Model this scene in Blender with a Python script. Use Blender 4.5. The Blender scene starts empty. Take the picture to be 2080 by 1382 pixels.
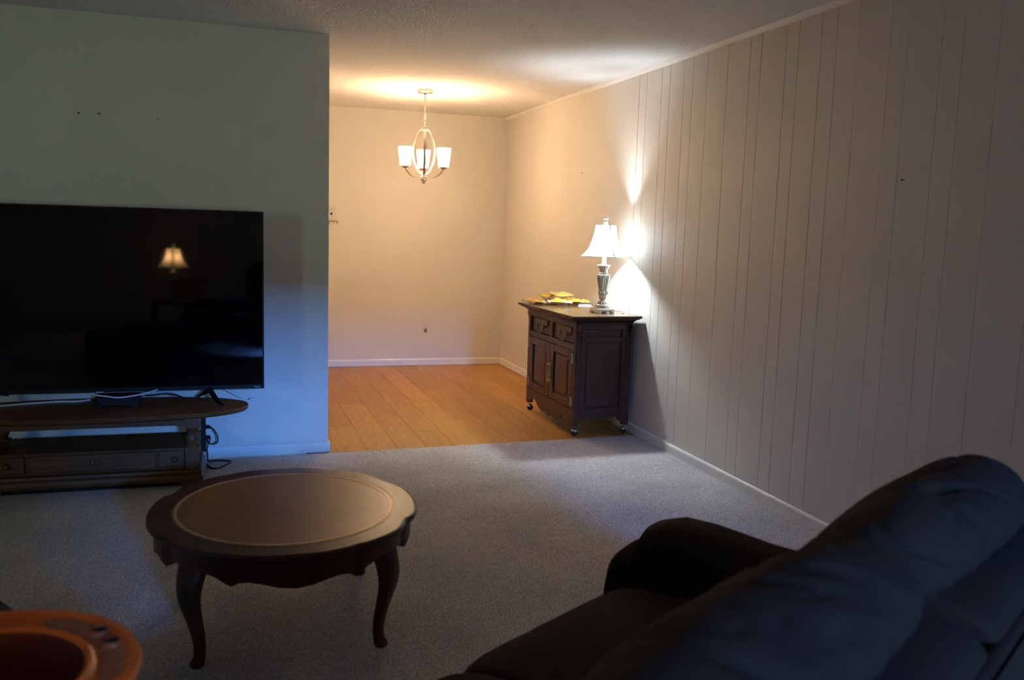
import bpy, bmesh, math, random
from mathutils import Vector, Matrix, noise
random.seed(7)
scene = bpy.context.scene
col = scene.collection
PI = math.pi

# ------------------------------------------------------------------ camera, world, light, exposure
cd = bpy.data.cameras.new('camera')
cam = bpy.data.objects.new('camera', cd)
col.objects.link(cam)
cr, cu, cf = Vector((0.95151445, -0.30608518, 0.03053067)), Vector((0.00985027, 0.12952172, 0.99152766)), Vector((0.3074463, 0.94315216, -0.12625681))
cam.matrix_world = Matrix(((cr.x, cu.x, -cf.x, 0), (cr.y, cu.y, -cf.y, 0), (cr.z, cu.z, -cf.z, 1.3815), (0, 0, 0, 1)))
cd.sensor_width = 36.0
cd.lens = 1807.2 / 2080 * 36.0
cd.clip_start = 0.05
cd.dof.use_dof = True
cd.dof.focus_distance = 6.0
cd.dof.aperture_fstop = 4.0
scene.camera = cam

vs = scene.view_settings
vs.view_transform = 'Standard'
vs.look = 'None'
vs.exposure = 1.3
vs.gamma = 1.0
vs.use_curve_mapping = False
scene.cycles.use_denoising = True
scene.cycles.max_bounces = 8
scene.cycles.diffuse_bounces = 5
scene.cycles.caustics_reflective = False
scene.cycles.caustics_refractive = False
scene.cycles.sample_clamp_indirect = 4.0

world = bpy.data.worlds.new('dusk_sky')
scene.world = world
world.use_nodes = True
bg = world.node_tree.nodes['Background']
bg.inputs['Color'].default_value = (0.16, 0.36, 0.75, 1)
bg.inputs['Strength'].default_value = 0.40


def area_light(name, loc, target, sx, sy, color, power, spread=180):
    l = bpy.data.lights.new(name, 'AREA')
    l.shape = 'RECTANGLE'
    l.size, l.size_y = sx, sy
    l.color, l.energy = color, power
    l.spread = math.radians(spread)
    o = bpy.data.objects.new(name, l)
    col.objects.link(o)
    o.location = loc
    o.rotation_euler = (Vector(target) - Vector(loc)).to_track_quat('-Z', 'Y').to_euler()
    return o


# dusk sky band low over the garden, seen by the room through the rear window
area_light('sky_light', (1.25, -7.0, 2.75), (0.4, 5.3, 0.9), 0.8, 0.40, (0.086, 0.31, 1.0), 68, 60)
# added greenish fill, sent through an added side window onto the partition
area_light('green_fill', (-4.3, -1.4, 1.6), (-0.3, 5.3, 1.9), 1.1, 1.0, (0.70, 0.96, 0.76), 23)
area_light('lawn_light', (1.1, -3.6, 1.0), (0.1, 5.3, 2.1), 1.4, 0.9, (0.72, 0.96, 0.82), 3.0, 70)


def point_light(name, loc, color, power, radius, parent=None):
    l = bpy.data.lights.new(name, 'POINT')
    l.color, l.energy, l.shadow_soft_size = color, power, radius
    o = bpy.data.objects.new(name, l)
    col.objects.link(o)
    o.location = loc
    o.parent = parent
    return o


# ------------------------------------------------------------------ materials
def nt(m):
    m.use_nodes = True
    t = m.node_tree
    return t, t.nodes['Principled BSDF']


def plain(name, color, rough=0.5, metal=0.0, spec=0.5, noise_amt=0.0, noise_scale=8.0, bump=0.0, bump_scale=200.0, bump_dist=0.002, coat=0.0):
    m = bpy.data.materials.new(name)
    t, b = nt(m)
    c = (*color, 1)
    b.inputs['Base Color'].default_value = c
    b.inputs['Roughness'].default_value = rough
    b.inputs['Metallic'].default_value = metal
    b.inputs['Specular IOR Level'].default_value = spec
    b.inputs['Coat Weight'].default_value = coat
    tc = t.nodes.new('ShaderNodeTexCoord')
    if noise_amt:
        n = t.nodes.new('ShaderNodeTexNoise')
        n.inputs['Scale'].default_value = noise_scale
        n.inputs['Detail'].default_value = 5
        t.links.new(tc.outputs['Object'], n.inputs['Vector'])
        r = t.nodes.new('ShaderNodeMapRange')
        r.inputs['To Min'].default_value = 1 - noise_amt
        r.inputs['To Max'].default_value = 1 + noise_amt
        t.links.new(n.outputs['Fac'], r.inputs['Value'])
        mx = t.nodes.new('ShaderNodeVectorMath')
        mx.operation = 'SCALE'
        mx.inputs[0].default_value = color
        t.links.new(r.outputs['Result'], mx.inputs['Scale'])
        t.links.new(mx.outputs['Vector'], b.inputs['Base Color'])
    if bump:
        n = t.nodes.new('ShaderNodeTexNoise')
        n.inputs['Scale'].default_value = bump_scale
        n.inputs['Detail'].default_value = 3
        t.links.new(tc.outputs['Object'], n.inputs['Vector'])
        bp = t.nodes.new('ShaderNodeBump')
        bp.inputs['Strength'].default_value = bump
        bp.inputs['Distance'].default_value = bump_dist
        t.links.new(n.outputs['Fac'], bp.inputs['Height'])
        t.links.new(bp.outputs['Normal'], b.inputs['Normal'])
    return m


def wood(name, dark, light, rough=0.35, scale=(1, 12, 12), coat=0.0, contrast=(0.3, 0.7), per_object=0.0):
    m = bpy.data.materials.new(name)
    t, b = nt(m)
    tc = t.nodes.new('ShaderNodeTexCoord')
    mp = t.nodes.new('ShaderNodeMapping')
    mp.inputs['Scale'].default_value = scale
    t.links.new(tc.outputs['Object'], mp.inputs['Vector'])
    vec = mp.outputs['Vector']
    if per_object:
        oi = t.nodes.new('ShaderNodeObjectInfo')
        ml = t.nodes.new('ShaderNodeMath')
        ml.operation = 'MULTIPLY'
        ml.inputs[1].default_value = 40.0
        t.links.new(oi.outputs['Random'], ml.inputs[0])
        ad = t.nodes.new('ShaderNodeVectorMath')
        t.links.new(vec, ad.inputs[0])
        t.links.new(ml.outputs[0], ad.inputs[1])
        vec = ad.outputs['Vector']
    n = t.nodes.new('ShaderNodeTexNoise')
    n.inputs['Scale'].default_value = 3.0
    n.inputs['Detail'].default_value = 8
    n.inputs['Roughness'].default_value = 0.65
    n.inputs['Distortion'].default_value = 0.6
    t.links.new(vec, n.inputs['Vector'])
    rp = t.nodes.new('ShaderNodeValToRGB')
    rp.color_ramp.elements[0].position, rp.color_ramp.elements[1].position = contrast
    rp.color_ramp.elements[0].color = (*dark, 1)
    rp.color_ramp.elements[1].color = (*light, 1)
    t.links.new(n.outputs['Fac'], rp.inputs['Fac'])
    out = rp.outputs['Color']
    if per_object:
        mr = t.nodes.new('ShaderNodeMapRange')
        mr.inputs['To Min'].default_value = 1 - per_object
        mr.inputs['To Max'].default_value = 1 + per_object
        t.links.new(oi.outputs['Random'], mr.inputs['Value'])
        sc = t.nodes.new('ShaderNodeVectorMath')
        sc.operation = 'SCALE'
        t.links.new(out, sc.inputs[0])
        t.links.new(mr.outputs['Result'], sc.inputs['Scale'])
        out = sc.outputs['Vector']
    t.links.new(out, b.inputs['Base Color'])
    b.inputs['Roughness'].default_value = rough
    b.inputs['Specular IOR Level'].default_value = 0.32
    b.inputs['Coat Weight'].default_value = coat
    b.inputs['Coat Roughness'].default_value = 0.2
    bp = t.nodes.new('ShaderNodeBump')
    bp.inputs['Strength'].default_value = 0.08
    bp.inputs['Distance'].default_value = 0.002
    t.links.new(n.outputs['Fac'], bp.inputs['Height'])
    t.links.new(bp.outputs['Normal'], b.inputs['Normal'])
    return m


def glow(name, color, strength, trans=(0.9, 0.88, 0.84), t_amt=0.6):
    """lit lamp glass or cloth: passes the bulb's light through, with a glow of its own"""
    m = bpy.data.materials.new(name)
    m.use_nodes = True
    t = m.node_tree
    t.nodes.clear()
    o = t.nodes.new('ShaderNodeOutputMaterial')
    d = t.nodes.new('ShaderNodeBsdfDiffuse')
    tr = t.nodes.new('ShaderNodeBsdfTranslucent')
    d.inputs['Color'].default_value = (*trans, 1)
    tr.inputs['Color'].default_value = (*trans, 1)
    mx = t.nodes.new('ShaderNodeMixShader')
    mx.inputs[0].default_value = t_amt
    t.links.new(d.outputs[0], mx.inputs[1])
    t.links.new(tr.outputs[0], mx.inputs[2])
    src = mx.outputs[0]
    if strength:
        e = t.nodes.new('ShaderNodeEmission')
        e.inputs['Color'].default_value = (*color, 1)
        e.inputs['Strength'].default_value = strength
        ad = t.nodes.new('ShaderNodeAddShader')
        t.links.new(src, ad.inputs[0])
        t.links.new(e.outputs[0], ad.inputs[1])
        src = ad.outputs[0]
    t.links.new(src, o.inputs['Surface'])
    return m


def carpet_material():
    m = bpy.data.materials.new('carpet_pile')
    t, b = nt(m)
    tc = t.nodes.new('ShaderNodeTexCoord')
    n1 = t.nodes.new('ShaderNodeTexNoise')
    n1.inputs['Scale'].default_value = 125
    n1.inputs['Detail'].default_value = 4
    n2 = t.nodes.new('ShaderNodeTexNoise')
    n2.inputs['Scale'].default_value = 2.2
    n2.inputs['Detail'].default_value = 4
    n3 = t.nodes.new('ShaderNodeTexNoise')
    n3.inputs['Scale'].default_value = 26
    n3.inputs['Detail'].default_value = 3
    for n in (n1, n2, n3):
        t.links.new(tc.outputs['Object'], n.inputs['Vector'])
    r1 = t.nodes.new('ShaderNodeValToRGB')
    r1.color_ramp.elements[0].position, r1.color_ramp.elements[1].position = 0.34, 0.66
    r1.color_ramp.elements[0].color = (0.27, 0.255, 0.25, 1)
    r1.color_ramp.elements[1].color = (0.74, 0.71, 0.695, 1)
    t.links.new(n1.outputs['Fac'], r1.inputs['Fac'])
    r2 = t.nodes.new('ShaderNodeMapRange')
    r2.inputs['From Min'].default_value, r2.inputs['From Max'].default_value = 0.3, 0.7
    r2.inputs['To Min'].default_value, r2.inputs['To Max'].default_value = 0.86, 1.12
    t.links.new(n2.outputs['Fac'], r2.inputs['Value'])
    r3 = t.nodes.new('ShaderNodeMapRange')
    r3.inputs['From Min'].default_value, r3.inputs['From Max'].default_value = 0.3, 0.7
    r3.inputs['To Min'].default_value, r3.inputs['To Max'].default_value = 0.9, 1.1
    t.links.new(n3.outputs['Fac'], r3.inputs['Value'])
    ml = t.nodes.new('ShaderNodeMath')
    ml.operation = 'MULTIPLY'
    t.links.new(r2.outputs['Result'], ml.inputs[0])
    t.links.new(r3.outputs['Result'], ml.inputs[1])
    sc = t.nodes.new('ShaderNodeVectorMath')
    sc.operation = 'SCALE'
    t.links.new(r1.outputs['Color'], sc.inputs[0])
    t.links.new(ml.outputs[0], sc.inputs['Scale'])
    t.links.new(sc.outputs['Vector'], b.inputs['Base Color'])
    b.inputs['Roughness'].default_value = 1.0
    b.inputs['Specular IOR Level'].default_value = 0.1
    bp = t.nodes.new('ShaderNodeBump')
    bp.inputs['Strength'].default_value = 0.8
    bp.inputs['Distance'].default_value = 0.006
    t.links.new(n1.outputs['Fac'], bp.inputs['Height'])
    t.links.new(bp.outputs['Normal'], b.inputs['Normal'])
    return m


def candy_material(name, base, prints):
    """printed plastic bag: base colour with blotches of print"""
    m = bpy.data.materials.new(name)
    t, b = nt(m)
    tc = t.nodes.new('ShaderNodeTexCoord')
    v = t.nodes.new('ShaderNodeTexVoronoi')
    v.inputs['Scale'].default_value = 26
    t.links.new(tc.outputs['Object'], v.inputs['Vector'])
    rp = t.nodes.new('ShaderNodeValToRGB')
    rp.color_ramp.interpolation = 'CONSTANT'
    el = rp.color_ramp.elements
    el[0].position, el[0].color = 0.0, (*base, 1)
    el[1].position, el[1].color = 0.55, (*prints[0], 1)
    for i, c in enumerate(prints[1:]):
        e = el.new(0.55 + 0.45 * (i + 1) / len(prints))
        e.color = (*c, 1)
    sp = t.nodes.new('ShaderNodeSeparateColor')
    t.links.new(v.outputs['Color'], sp.inputs[0])
    t.links.new(sp.outputs[0], rp.inputs['Fac'])
    t.links.new(rp.outputs['Color'], b.inputs['Base Color'])
    b.inputs['Roughness'].default_value = 0.28
    return m


M = {}
M['wall'] = plain('painted_wall', (0.68, 0.64, 0.57), 0.7, spec=0.3, noise_amt=0.03, noise_scale=3, bump=0.12, bump_scale=90, bump_dist=0.001)
M['panel'] = plain('painted_panel', (0.68, 0.64, 0.57), 0.5, spec=0.4, noise_amt=0.02, noise_scale=2, bump=0.05, bump_scale=60, bump_dist=0.001)
M['groove'] = plain('panel_groove', (0.38, 0.34, 0.28), 0.9)
M['ceiling'] = plain('popcorn_ceiling', (0.80, 0.78, 0.74), 0.95, spec=0.1, noise_amt=0.10, noise_scale=55, bump=0.9, bump_scale=65, bump_dist=0.012)
M['trim'] = plain('white_trim', (0.78, 0.76, 0.72), 0.45, noise_amt=0.03)
M['carpet'] = carpet_material()
M['laminate'] = wood('laminate', (0.34, 0.145, 0.024), (0.50, 0.24, 0.050), 0.38, (14, 1.5, 1), contrast=(0.3, 0.75), per_object=0.13)
M['joint'] = plain('floor_joint', (0.20, 0.12, 0.06), 0.8)
M['cherry'] = wood('cherry_wood', (0.034, 0.010, 0.005), (0.090, 0.026, 0.009), 0.38, (10, 2, 2), coat=0.03)
M['leather'] = plain('leather_inlay', (0.20, 0.085, 0.018), 0.36, noise_amt=0.35, noise_scale=7, bump=0.2, bump_scale=160, bump_dist=0.001)
M['gold'] = plain('gold_tooling', (0.50, 0.31, 0.12), 0.4, metal=0.25)
M['oak'] = wood('oak_wood', (0.065, 0.025, 0.007), (0.15, 0.064, 0.020), 0.45, (1.2, 14, 14), coat=0.0)
M['cabinet'] = wood('dark_mahogany', (0.026, 0.009, 0.005), (0.062, 0.022, 0.011), 0.38, (8, 8, 1), coat=0.08)
M['cabinet_top'] = wood('cabinet_top_wood', (0.075, 0.040, 0.017), (0.15, 0.082, 0.036), 0.22, (10, 1, 1), coat=0.5)
M['brass'] = plain('aged_brass', (0.36, 0.26, 0.14), 0.35, metal=0.9, noise_amt=0.2, noise_scale=40)
M['dark_brass'] = plain('dark_brass', (0.12, 0.09, 0.05), 0.45, metal=0.8)
M['silver'] = plain('antique_silver', (0.50, 0.48, 0.45), 0.35, metal=0.75, noise_amt=0.25, noise_scale=30)
M['nickel'] = plain('brushed_nickel', (0.46, 0.40, 0.33), 0.33, metal=0.95)
M['chrome'] = plain('caster_chrome', (0.7, 0.7, 0.7), 0.2, metal=1.0)
M['rubber'] = plain('black_rubber', (0.012, 0.012, 0.012), 0.5)
M['black'] = plain('black_plastic', (0.005, 0.005, 0.0055), 0.5, spec=0.2)
M['screen'] = plain('screen_glass', (0.002, 0.002, 0.0025), 0.03, spec=0.5)
M['badge'] = plain('badge_print', (0.55, 0.57, 0.6), 0.4)
M['white_plastic'] = plain('white_plastic', (0.75, 0.74, 0.70), 0.4)
M['ivory'] = plain('ivory_plate', (0.66, 0.60, 0.50), 0.4)
M['plate'] = plain('metal_plate', (0.58, 0.58, 0.52), 0.45, metal=0.15)
M['socket'] = plain('brown_socket', (0.22, 0.13, 0.07), 0.5)
M['cable_white'] = plain('white_cable', (0.72, 0.72, 0.74), 0.45)
M['cable_black'] = plain('black_cable', (0.01, 0.01, 0.012), 0.5)
M['sofa'] = plain('sofa_fabric', (0.030, 0.016, 0.010), 0.95, spec=0.1, noise_amt=0.25, noise_scale=14, bump=0.4, bump_scale=420, bump_dist=0.002)
b_ = M['sofa'].node_tree.nodes['Principled BSDF']
b_.inputs['Sheen Weight'].default_value = 0.0
b_.inputs['Sheen Roughness'].default_value = 0.5
M['sofa_cord'] = plain('sofa_piping', (0.03, 0.023, 0.024), 0.9)
M['ottoman'] = plain('ottoman_fabric', (0.018, 0.012, 0.010), 0.9, bump=0.3, bump_scale=300)
M['orange'] = plain('orange_plastic', (0.85, 0.165, 0.010), 0.38, noise_amt=0.08, noise_scale=20)
M['orange_shaded'] = plain('shaded_orange_inside', (0.20, 0.030, 0.008), 0.5)  # bowl's inside: orange with its shadow put into the colour
M['relief'] = plain('brown_relief', (0.42, 0.13, 0.050), 0.45, noise_amt=0.25, noise_scale=35, bump=0.5, bump_scale=70, bump_dist=0.004)
M['hole'] = plain('dark_hollow', (0.012, 0.006, 0.004), 0.8)
M['paper'] = plain('white_card', (0.62, 0.57, 0.58), 0.6)
M['chand_glass'] = glow('chandelier_glass', (1.0, 0.68, 0.41), 17.0)
M['shade'] = glow('lamp_cloth', (1, 1, 1), 0.0, (0.97, 0.96, 0.93), 0.88)
M['shade_warm'] = glow('lamp_cloth_warm', (1, 1, 1), 0.0, (0.82, 0.70, 0.55), 0.55)
M['shade_seam'] = plain('shade_seam', (0.42, 0.40, 0.36), 0.8)
M['lampwhite'] = plain('lamp_white', (0.80, 0.79, 0.77), 0.5)
M['glasspane'] = None


def pane_material():
    m = bpy.data.materials.new('window_glass')
    m.use_nodes = True
    t = m.node_tree
    t.nodes.clear()
    o = t.nodes.new('ShaderNodeOutputMaterial')
    tr = t.nodes.new('ShaderNodeBsdfTransparent')
    gl = t.nodes.new('ShaderNodeBsdfGlossy')
    gl.inputs['Roughness'].default_value = 0.02
    mx = t.nodes.new('ShaderNodeMixShader')
    mx.inputs[0].default_value = 0.05
    t.links.new(tr.outputs[0], mx.inputs[1])
    t.links.new(gl.outputs[0], mx.inputs[2])
    t.links.new(mx.outputs[0], o.inputs['Surface'])
    return m


M['glasspane'] = pane_material()
M['lawn'] = plain('lawn', (0.06, 0.12, 0.04), 0.9, noise_amt=0.3)


# ------------------------------------------------------------------ mesh helpers
class G:
    def __init__(self):
        self.v, self.f = [], []

    def add(self, vs, fs):
        o = len(self.v)
        self.v += [tuple(p) for p in vs]
        self.f += [tuple(i + o for i in f) for f in fs]
        return self

    def box(self, x0, x1, y0, y1, z0, z1):
        return self.add([(x0, y0, z0), (x1, y0, z0), (x1, y1, z0), (x0, y1, z0), (x0, y0, z1), (x1, y0, z1), (x1, y1, z1), (x0, y1, z1)],
                        [(0, 3, 2, 1), (4, 5, 6, 7), (0, 1, 5, 4), (1, 2, 6, 5), (2, 3, 7, 6), (3, 0, 4, 7)])

    def prism(self, pts, z0, z1):
        """outline (x, y) counter-clockwise, extruded in z"""
        n = len(pts)
        vs = [(x, y, z0) for x, y in pts] + [(x, y, z1) for x, y in pts]
        fs = [tuple(range(n - 1, -1, -1)), tuple(range(n, 2 * n))] + [(i, (i + 1) % n, n + (i + 1) % n, n + i) for i in range(n)]
        return self.add(vs, fs)

    def loft(self, rings, cap0=True, cap1=True, closed=True):
        n = len(rings[0])
        vs = [p for r in rings for p in r]
        fs = []
        for k in range(len(rings) - 1):
            for i in range(n if closed else n - 1):
                j = (i + 1) % n
                fs.append((k * n + i, k * n + j, (k + 1) * n + j, (k + 1) * n + i))
        if cap0:
            fs.append(tuple(range(n - 1, -1, -1)))
        if cap1:
            fs.append(tuple((len(rings) - 1) * n + i for i in range(n)))
        return self.add(vs, fs)

    def lathe(self, prof, n=24, c=(0, 0), flute=None, cap=True):
        rings = []
        for r, z in prof:
            ring = []
            for i in range(n):
                a = 2 * PI * i / n
                rr = r * (flute(a, z) if flute else 1)
                ring.append((c[0] + rr * math.cos(a), c[1] + rr * math.sin(a), z))
            rings.append(ring)
        return self.loft(rings, cap, cap)

    def tube(self, pts, r, n=8, closed=False, rads=None):
        pts = [Vector(p) for p in pts]
        m = len(pts)
        rings = []
        prev = None
        for k in range(m):
            if closed:
                t = (pts[(k + 1) % m] - pts[k - 1]).normalized()
            else:
                t = (pts[min(k + 1, m - 1)] - pts[max(k - 1, 0)]).normalized()
            if prev is None:
                a = Vector((0, 0, 1)) if abs(t.z) < 0.9 else Vector((1, 0, 0))
                nrm = t.cross(a).normalized()
            else:
                nrm = (prev - t * prev.dot(t)).normalized()
            prev = nrm
            bn = t.cross(nrm)
            rr = rads[k] if rads else r
            rings.append([pts[k] + (nrm * math.cos(2 * PI * i / n) + bn * math.sin(2 * PI * i / n)) * rr for i in range(n)])
        if closed:
            rings.append(rings[0])
            return self.loft(rings, False, False)
        return self.loft(rings)

    def sphere(self, c, r, nu=12, nv=8, s=(1, 1, 1)):
        prof = [(math.sin(PI * k / nv), -math.cos(PI * k / nv)) for k in range(nv + 1)]
        rings = [[(c[0] + s[0] * r * max(p, 1e-4) * math.cos(2 * PI * i / nu), c[1] + s[1] * r * max(p, 1e-4) * math.sin(2 * PI * i / nu), c[2] + s[2] * r * z) for i in range(nu)] for p, z in prof]
        return self.loft(rings)


def smooth_path(pts, sub=6, closed=False):
    """Catmull-Rom through points of any dimension"""
    n = len(pts)
    out = []
    rng = n if closed else n - 1
    for k in range(rng):
        if closed:
            p0, p1, p2, p3 = pts[k - 1], pts[k], pts[(k + 1) % n], pts[(k + 2) % n]
        else:
            p0, p1, p2, p3 = pts[max(k - 1, 0)], pts[k], pts[k + 1], pts[min(k + 2, n - 1)]
        for s in range(sub):
            t = s / sub
            out.append(tuple(0.5 * (2 * b + (c - a) * t + (2 * a - 5 * b + 4 * c - d) * t * t + (3 * b - a - 3 * c + d) * t ** 3) for a, b, c, d in zip(p0, p1, p2, p3)))
    if not closed:
        out.append(tuple(pts[-1]))
    return out


def obj(name, g, mat, parent=None, smooth=None, bevel=0.0, seg=1, loc=None, rotz=0.0):
    me = bpy.data.meshes.new(name)
    me.from_pydata(g.v, [], g.f)
    bm = bmesh.new()
    bm.from_mesh(me)
    bmesh.ops.recalc_face_normals(bm, faces=bm.faces)
    if bevel:
        es = [e for e in bm.edges if len(e.link_faces) == 2 and e.calc_face_angle(0) > math.radians(25)]
        bmesh.ops.bevel(bm, geom=es, offset=bevel, segments=seg, affect='EDGES', profile=0.5, clamp_overlap=True)
    bm.to_mesh(me)
    bm.free()
    if smooth is not None:
        for p in me.polygons:
            p.use_smooth = True
        me.set_sharp_from_angle(angle=math.radians(smooth))
    me.materials.append(M[mat] if isinstance(mat, str) else mat)
    o = bpy.data.objects.new(name, me)
    col.objects.link(o)
    if loc:
        o.location = loc
    if rotz:
        o.rotation_euler.z = rotz
    if parent:
        o.parent = parent
    return o


def tag(o, label, cat, group=None):
    o['label'] = label
    o['category'] = cat
    if group:
        o['group'] = group
    return o


def thing(name, label, cat, loc=(0, 0, 0), rotz=0.0, group=None):
    o = bpy.data.objects.new(name, None)
    col.objects.link(o)
    o.empty_display_size = 0.1
    o.location = loc
    o.rotation_euler.z = rotz
    return tag(o, label, cat, group)


def struct(name, g, mat, label=None, **k):
    o = obj(name, g, mat, **k)
    o['kind'] = 'structure'
    if label:
        o['label'] = label
    return o


def at_floor(pts, origin):
    return [(p[0] - origin[0], p[1] - origin[1], p[2] - origin[2]) for p in pts]


# ------------------------------------------------------------------ the room
H = 2.44
XR, XL = 2.66, -3.2
YP, XP, YB, YN = 5.33, 0.588, 8.54, -2.6
XD = 0.46

# carpeted floor of the living room (its far edge runs along the opening)
struct('floor', G().prism([(XL, YN), (XR, YN), (XR, 5.375), (XP - 0.128, 5.285), (XL, 5.285)], -0.06, 0.0), 'carpet', 'grey cut-pile carpet of the living room')
fl = bpy.data.objects['floor']
for pts in ([(1.975, 4.078), (2.0, 3.92), (2.022, 3.765)], [(2.02, 3.775), (2.15, 3.83), (2.284, 3.86)]):
    P = smooth_path([(x, y, -0.005) for x, y in pts], 6)
    obj('carpet_crease', G().tube(P, 0.009, 8, rads=[0.009 * max(0.15, math.sin(PI * k / (len(P) - 1))) for k in range(len(P))]), 'carpet', fl, smooth=60)

# laminate floor of the dining area: bed and single planks
fd = struct('floor_dining', G().box(XD - 0.02, XR + 0.05, 5.24, YB + 0.05, -0.07, -0.0145), 'joint', 'honey-coloured laminate floor of the dining area')
pw, pl = 0.185, 1.21
plank_mesh = {}
nrow = 0
x = XD
while x < XR - 0.005:
    x1 = min(x + pw, XR)
    off = (nrow * 0.47) % pl
    y = 5.26 - off
    while y < YB:
        a, b = max(y, 5.26), min(y + pl, YB)
        if b - a > 0.03:
            g = G().box(-(x1 - x) / 2 + 0.0006, (x1 - x) / 2 - 0.0006, -(b - a) / 2 + 0.0006, (b - a) / 2 - 0.0006, -0.010, 0.0)
            obj('plank', g, 'laminate', fd, loc=((x + x1) / 2, (a + b) / 2, -0.004), bevel=0.0008)
        y += pl
    x += pw
    nrow += 1

struct('ceiling', G().box(XL - 0.1, XR + 0.1, YN - 0.1, YB + 0.1, H, H + 0.1), 'ceiling', 'white popcorn-textured ceiling')
struct('wall_back', G().box(XD - 0.2, XR + 0.1, YB, YB + 0.1, -0.06, H), 'wall', 'plain cream wall at the end of the dining area')
vy0, vy1, vz0, vz1 = -0.02, 1.55, 0.85, 2.05  # opening added to steer the green fill onto the partition, off the right wall
g = G().box(XL - 0.12, XL, YN, vy0, -0.06, H).box(XL - 0.12, XL, vy1, YP + 0.12, -0.06, H).box(XL - 0.12, XL, vy0, vy1, -0.06, vz0).box(XL - 0.12, XL, vy0, vy1, vz1, H)
struct('wall_left', g, 'wall', 'cream wall left of the viewer with an added window')
w2 = struct('window_added', G().box(XL - 0.09, XL - 0.05, vy0, vy1, vz0, vz0 + 0.04).box(XL - 0.09, XL - 0.05, vy0, vy1, vz1 - 0.04, vz1).box(XL - 0.09, XL - 0.05, vy0, vy0 + 0.04, vz0 + 0.04, vz1 - 0.04).box(XL - 0.09, XL - 0.05, vy1 - 0.04, vy1, vz0 + 0.04, vz1 - 0.04), 'trim', 'white frame of the added window in the wall left of the viewer')
obj('pane', G().box(XL - 0.072, XL - 0.068, vy0 + 0.04, vy1 - 0.04, vz0 + 0.04, vz1 - 0.04), 'glasspane', w2)
wp = struct('wall_partition', G().box(XL - 0.1, XP, YP, YP + 0.12, -0.06, H), 'wall', 'cream partition wall behind the television', bevel=0.003)
struct('wall_dining', G().box(XD - 0.1, XD, YP + 0.12, YB, -0.06, H), 'wall')

# right wall: plain part in the dining area, grooved vertical boards in the living room
wr = struct('wall_right', G().box(XR + 0.004, XR + 0.1, YN - 0.1, YB + 0.1, -0.06, H), 'groove', 'cream wall with vertical grooved boards')
obj('plain_section', G().box(XR, XR + 0.006, 5.575, YB, -0.01, H), 'panel', wr)
edges = [5.572, 5.462, 5.250, 5.140, 4.960, 4.850, 4.682, 4.464, 4.244, 4.141, 3.923, 3.822, 3.650, 3.535, 3.385]
pat = [0.20, 0.105, 0.185, 0.11, 0.17, 0.22, 0.22, 0.105, 0.215]
k = 0
while edges[-1] > YN + 0.25:
    edges.append(edges[-1] - pat[k % len(pat)])
    k += 1
edges.append(YN)
for a, b in zip(edges[:-1], edges[1:]):
    w = a - b
    ga, gb = (0.0016 if e_ > 3.4 else 0.0007 for e_ in (a, b))
    g = G().box(0, 0.006, -w / 2 + gb, w / 2 - ga, 0, H + 0.01)
    obj('board', g, 'panel', wr, loc=(XR, (a + b) / 2, -0.01), bevel=0.0009)

# rear wall with the window the daylight comes through
wx0, wx1, wz0, wz1 = 0.60, 1.75, 0.55, 2.06
g = G()
g.box(XL - 0.1, wx0, YN - 0.12, YN, -0.06, H).box(wx1, XR + 0.1, YN - 0.12, YN, -0.06, H)
g.box(wx0, wx1, YN - 0.12, YN, -0.06, wz0).box(wx0, wx1, YN - 0.12, YN, wz1, H)
struct('wall_rear', g, 'wall', 'cream wall behind the viewer with a wide window')
w1 = struct('window_1', G().box(wx0, wx1, YN - 0.09, YN - 0.05, wz0, wz0 + 0.04).box(wx0, wx1, YN - 0.09, YN - 0.05, wz1 - 0.04, wz1).box(wx0, wx0 + 0.04, YN - 0.09, YN - 0.05, wz0 + 0.04, wz1 - 0.04).box(wx1 - 0.04, wx1, YN - 0.09, YN - 0.05, wz0 + 0.04, wz1 - 0.04), 'trim', 'white window frame in the wall behind the viewer')
obj('pane', G().box(wx0 + 0.04, wx1 - 0.04, YN - 0.072, YN - 0.068, wz0 + 0.04, wz1 - 0.04), 'glasspane', w1)
obj('window_sill', G().box(wx0 - 0.04, wx1 + 0.04, YN - 0.005, YN + 0.05, wz0 - 0.03, wz0), 'trim', w1)
struct('ground_outside', G().box(-14, 16, -22, YN - 0.13, -0.4, -0.3), 'lawn', 'lawn outside the window')


def baseboard(name, p0, p1, inward, h=0.062, t=0.012, label=None):
    """straight skirting board from p0 to p1, thickness towards inward"""
    a, b, n = Vector(p0), Vector(p1), Vector(inward)
    prof = [(0, 0), (t, 0), (t, h - 0.012), (t - 0.004, h - 0.004), (t - 0.009, h), (0, h)]
    rings = [[(q.x + n.x * o_, q.y + n.y * o_, z) for o_, z in prof] for q in (a, b)]
    return struct(name, G().loft(rings), 'trim', label)


baseboard('baseboard_back', (XD, YB), (XR, YB), (0, -1), 0.064, label='white skirting of the end wall')
baseboard('baseboard_right', (XR, YB - 0.012), (XR, 4.93), (-1, 0), 0.066, label='white skirting beside the dark cabinet')
baseboard('baseboard_right', (XR, 4.93), (XR, YN), (-1, 0), 0.058, 0.015, label='white skirting along the grooved wall')
baseboard('baseboard_partition', (XL, YP), (XP + 0.012, YP), (0, -1), 0.06, label='white skirting under the television wall')
baseboard('baseboard_partition', (XP, YP + 0.0005), (XP, YP + 0.12), (1, 0), 0.06, label='short white skirting return on the end of the partition')
baseboard('baseboard_left', (XL, YP), (XL, YN), (1, 0), 0.06)
baseboard('baseboard_dining', (XD, YB), (XD, YP + 0.12), (1, 0), 0.064)
prof = [(0, 0), (-0.022, 0), (-0.021, -0.008), (-0.012, -0.018), (-0.006, -0.024), (0, -0.026)]
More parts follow.
